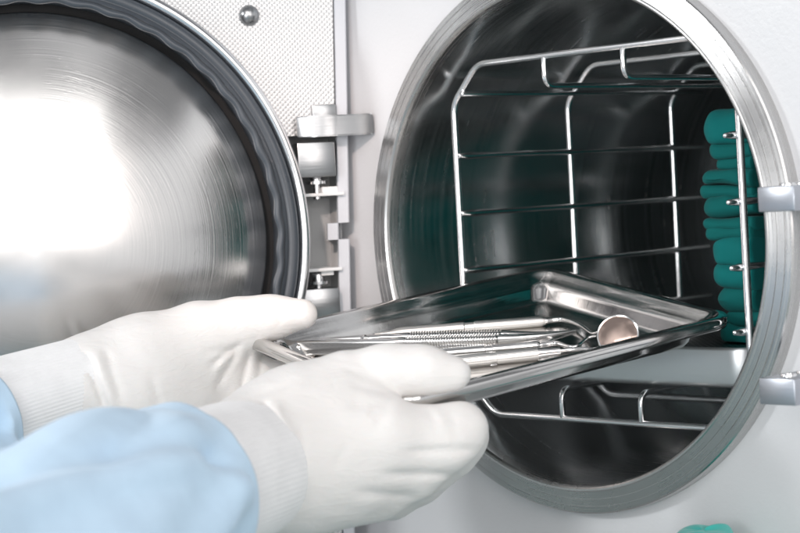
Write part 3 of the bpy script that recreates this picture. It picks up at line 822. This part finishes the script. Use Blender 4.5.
bm = bmesh.new(); box(bm, (-1.0, -.95, -.236), (1.0, .6, -.2005), .003)
o = obj('worktop', bm, M['worktop']); o['kind'] = 'structure'
bm = bmesh.new(); nx_, ny_ = 60, 44; G = []
for top in (1, 0):
    for j in range(ny_ + 1):
        for i in range(nx_ + 1):
            x = -.55 + 1.1 * i / nx_; y = -.80 + .76 * j / ny_
            h_ = .0016 + .0035 * max(0, noise.noise(Vector((x * 7, y * 9, 3)))) + .002 * max(0, noise.noise(Vector((x * 22, y * 5, 8))))
            G.append(bm.verts.new((x, y, -.2003 + (h_ if top else 0))))
W_ = nx_ + 1; K_ = W_ * (ny_ + 1)
for j in range(ny_):
    for i in range(nx_):
        a_ = j * W_ + i; bm.faces.new((G[a_], G[a_ + 1], G[a_ + W_ + 1], G[a_ + W_])); bm.faces.new((G[K_ + a_ + W_], G[K_ + a_ + W_ + 1], G[K_ + a_ + 1], G[K_ + a_]))
o = obj('drape_sheet', bm, M['sheet'], None, 0)
tag(o, 'wide pale grey green drape spread flat over the worktop in front of the autoclave', 'drape')

# ------------------------------------------------------------------ light
def area(name, loc, target, sx_, sy_, power, col=(1, 1, 1)):
    ld = bpy.data.lights.new(name, 'AREA'); ld.shape = 'RECTANGLE'; ld.size = sx_; ld.size_y = sy_; ld.energy = power; ld.color = col
    lo_ = bpy.data.objects.new(name, ld); COL.objects.link(lo_); lo_.location = loc
    lo_.rotation_euler = (Vector(target) - Vector(loc)).to_track_quat('-Z', 'Y').to_euler(); return lo_
# a tall window of two panes behind the camera, and a lamp to the left of it
wc = Vector((1.22, -1.15, .64)); wr_ = Vector((.68, .73, 0))
for sg in (-1, 1):
    area('window_light', wc + wr_ * sg * .47, Vector((-.15, -.05, 0)) + wr_ * sg * .3,   .86, 1.4, 7.0, (1, .975, .955))
area('room_lamp', (-.72, -1.48, .54), (0, 0, -.02),     .2, .2, 8.5, (.97, .985, 1))
area('warm_fill', (1.0, -.50, .22), (-.15, 0, 0), .40, .40, 1.0, (1, .84, .76))  # added warm fill for the panel strip left of the ring
area('front_fill', (.42, -1.6, .04), (.05, .1, -.05), .5, .4, 6.2, (.985, .99, 1))  # added low fill to brighten the lower front panel
sd_ = bpy.data.lights.new('strip_fill_spot', 'SPOT'); sd_.energy = 26; sd_.color = (1, .80, .71); sd_.spot_size = math.radians(13); sd_.spot_blend = .8; sd_.shadow_soft_size = .03  # added narrow warm spot, brightens only the strip between door and ring
so_ = bpy.data.objects.new('strip_fill_spot', sd_); COL.objects.link(so_); so_.location = (.50, -.90, .52)
so_.rotation_euler = (Vector((-.160, 0, .01)) - so_.location).to_track_quat('-Z', 'Y').to_euler()
wd = bpy.data.worlds.new('World'); S.world = wd; wd.use_nodes = True
nt = wd.node_tree; bg = nt.nodes['Background']
tc = nt.nodes.new('ShaderNodeTexCoord'); nz = nt.nodes.new('ShaderNodeTexNoise'); nz.inputs['Scale'].default_value = 1.6; nz.inputs['Detail'].default_value = 2
rp = nt.nodes.new('ShaderNodeValToRGB'); nt.links.new(tc.outputs['Generated'], nz.inputs['Vector']); nt.links.new(nz.outputs['Fac'], rp.inputs['Fac'])
rp.color_ramp.elements[0].position = .40; rp.color_ramp.elements[0].color = (.24, .245, .255, 1)
rp.color_ramp.elements[1].position = .62; rp.color_ramp.elements[1].color = (.85, .86, .88, 1)
nt.links.new(rp.outputs['Color'], bg.inputs['Color']); bg.inputs['Strength'].default_value = .95
S.view_settings.view_transform = 'Standard'; S.view_settings.look = 'None'; S.view_settings.exposure = .08; S.view_settings.gamma = 1
S.cycles.max_bounces = 10; S.cycles.glossy_bounces = 8; S.cycles.use_denoising = True; S.cycles.sample_clamp_indirect = 6
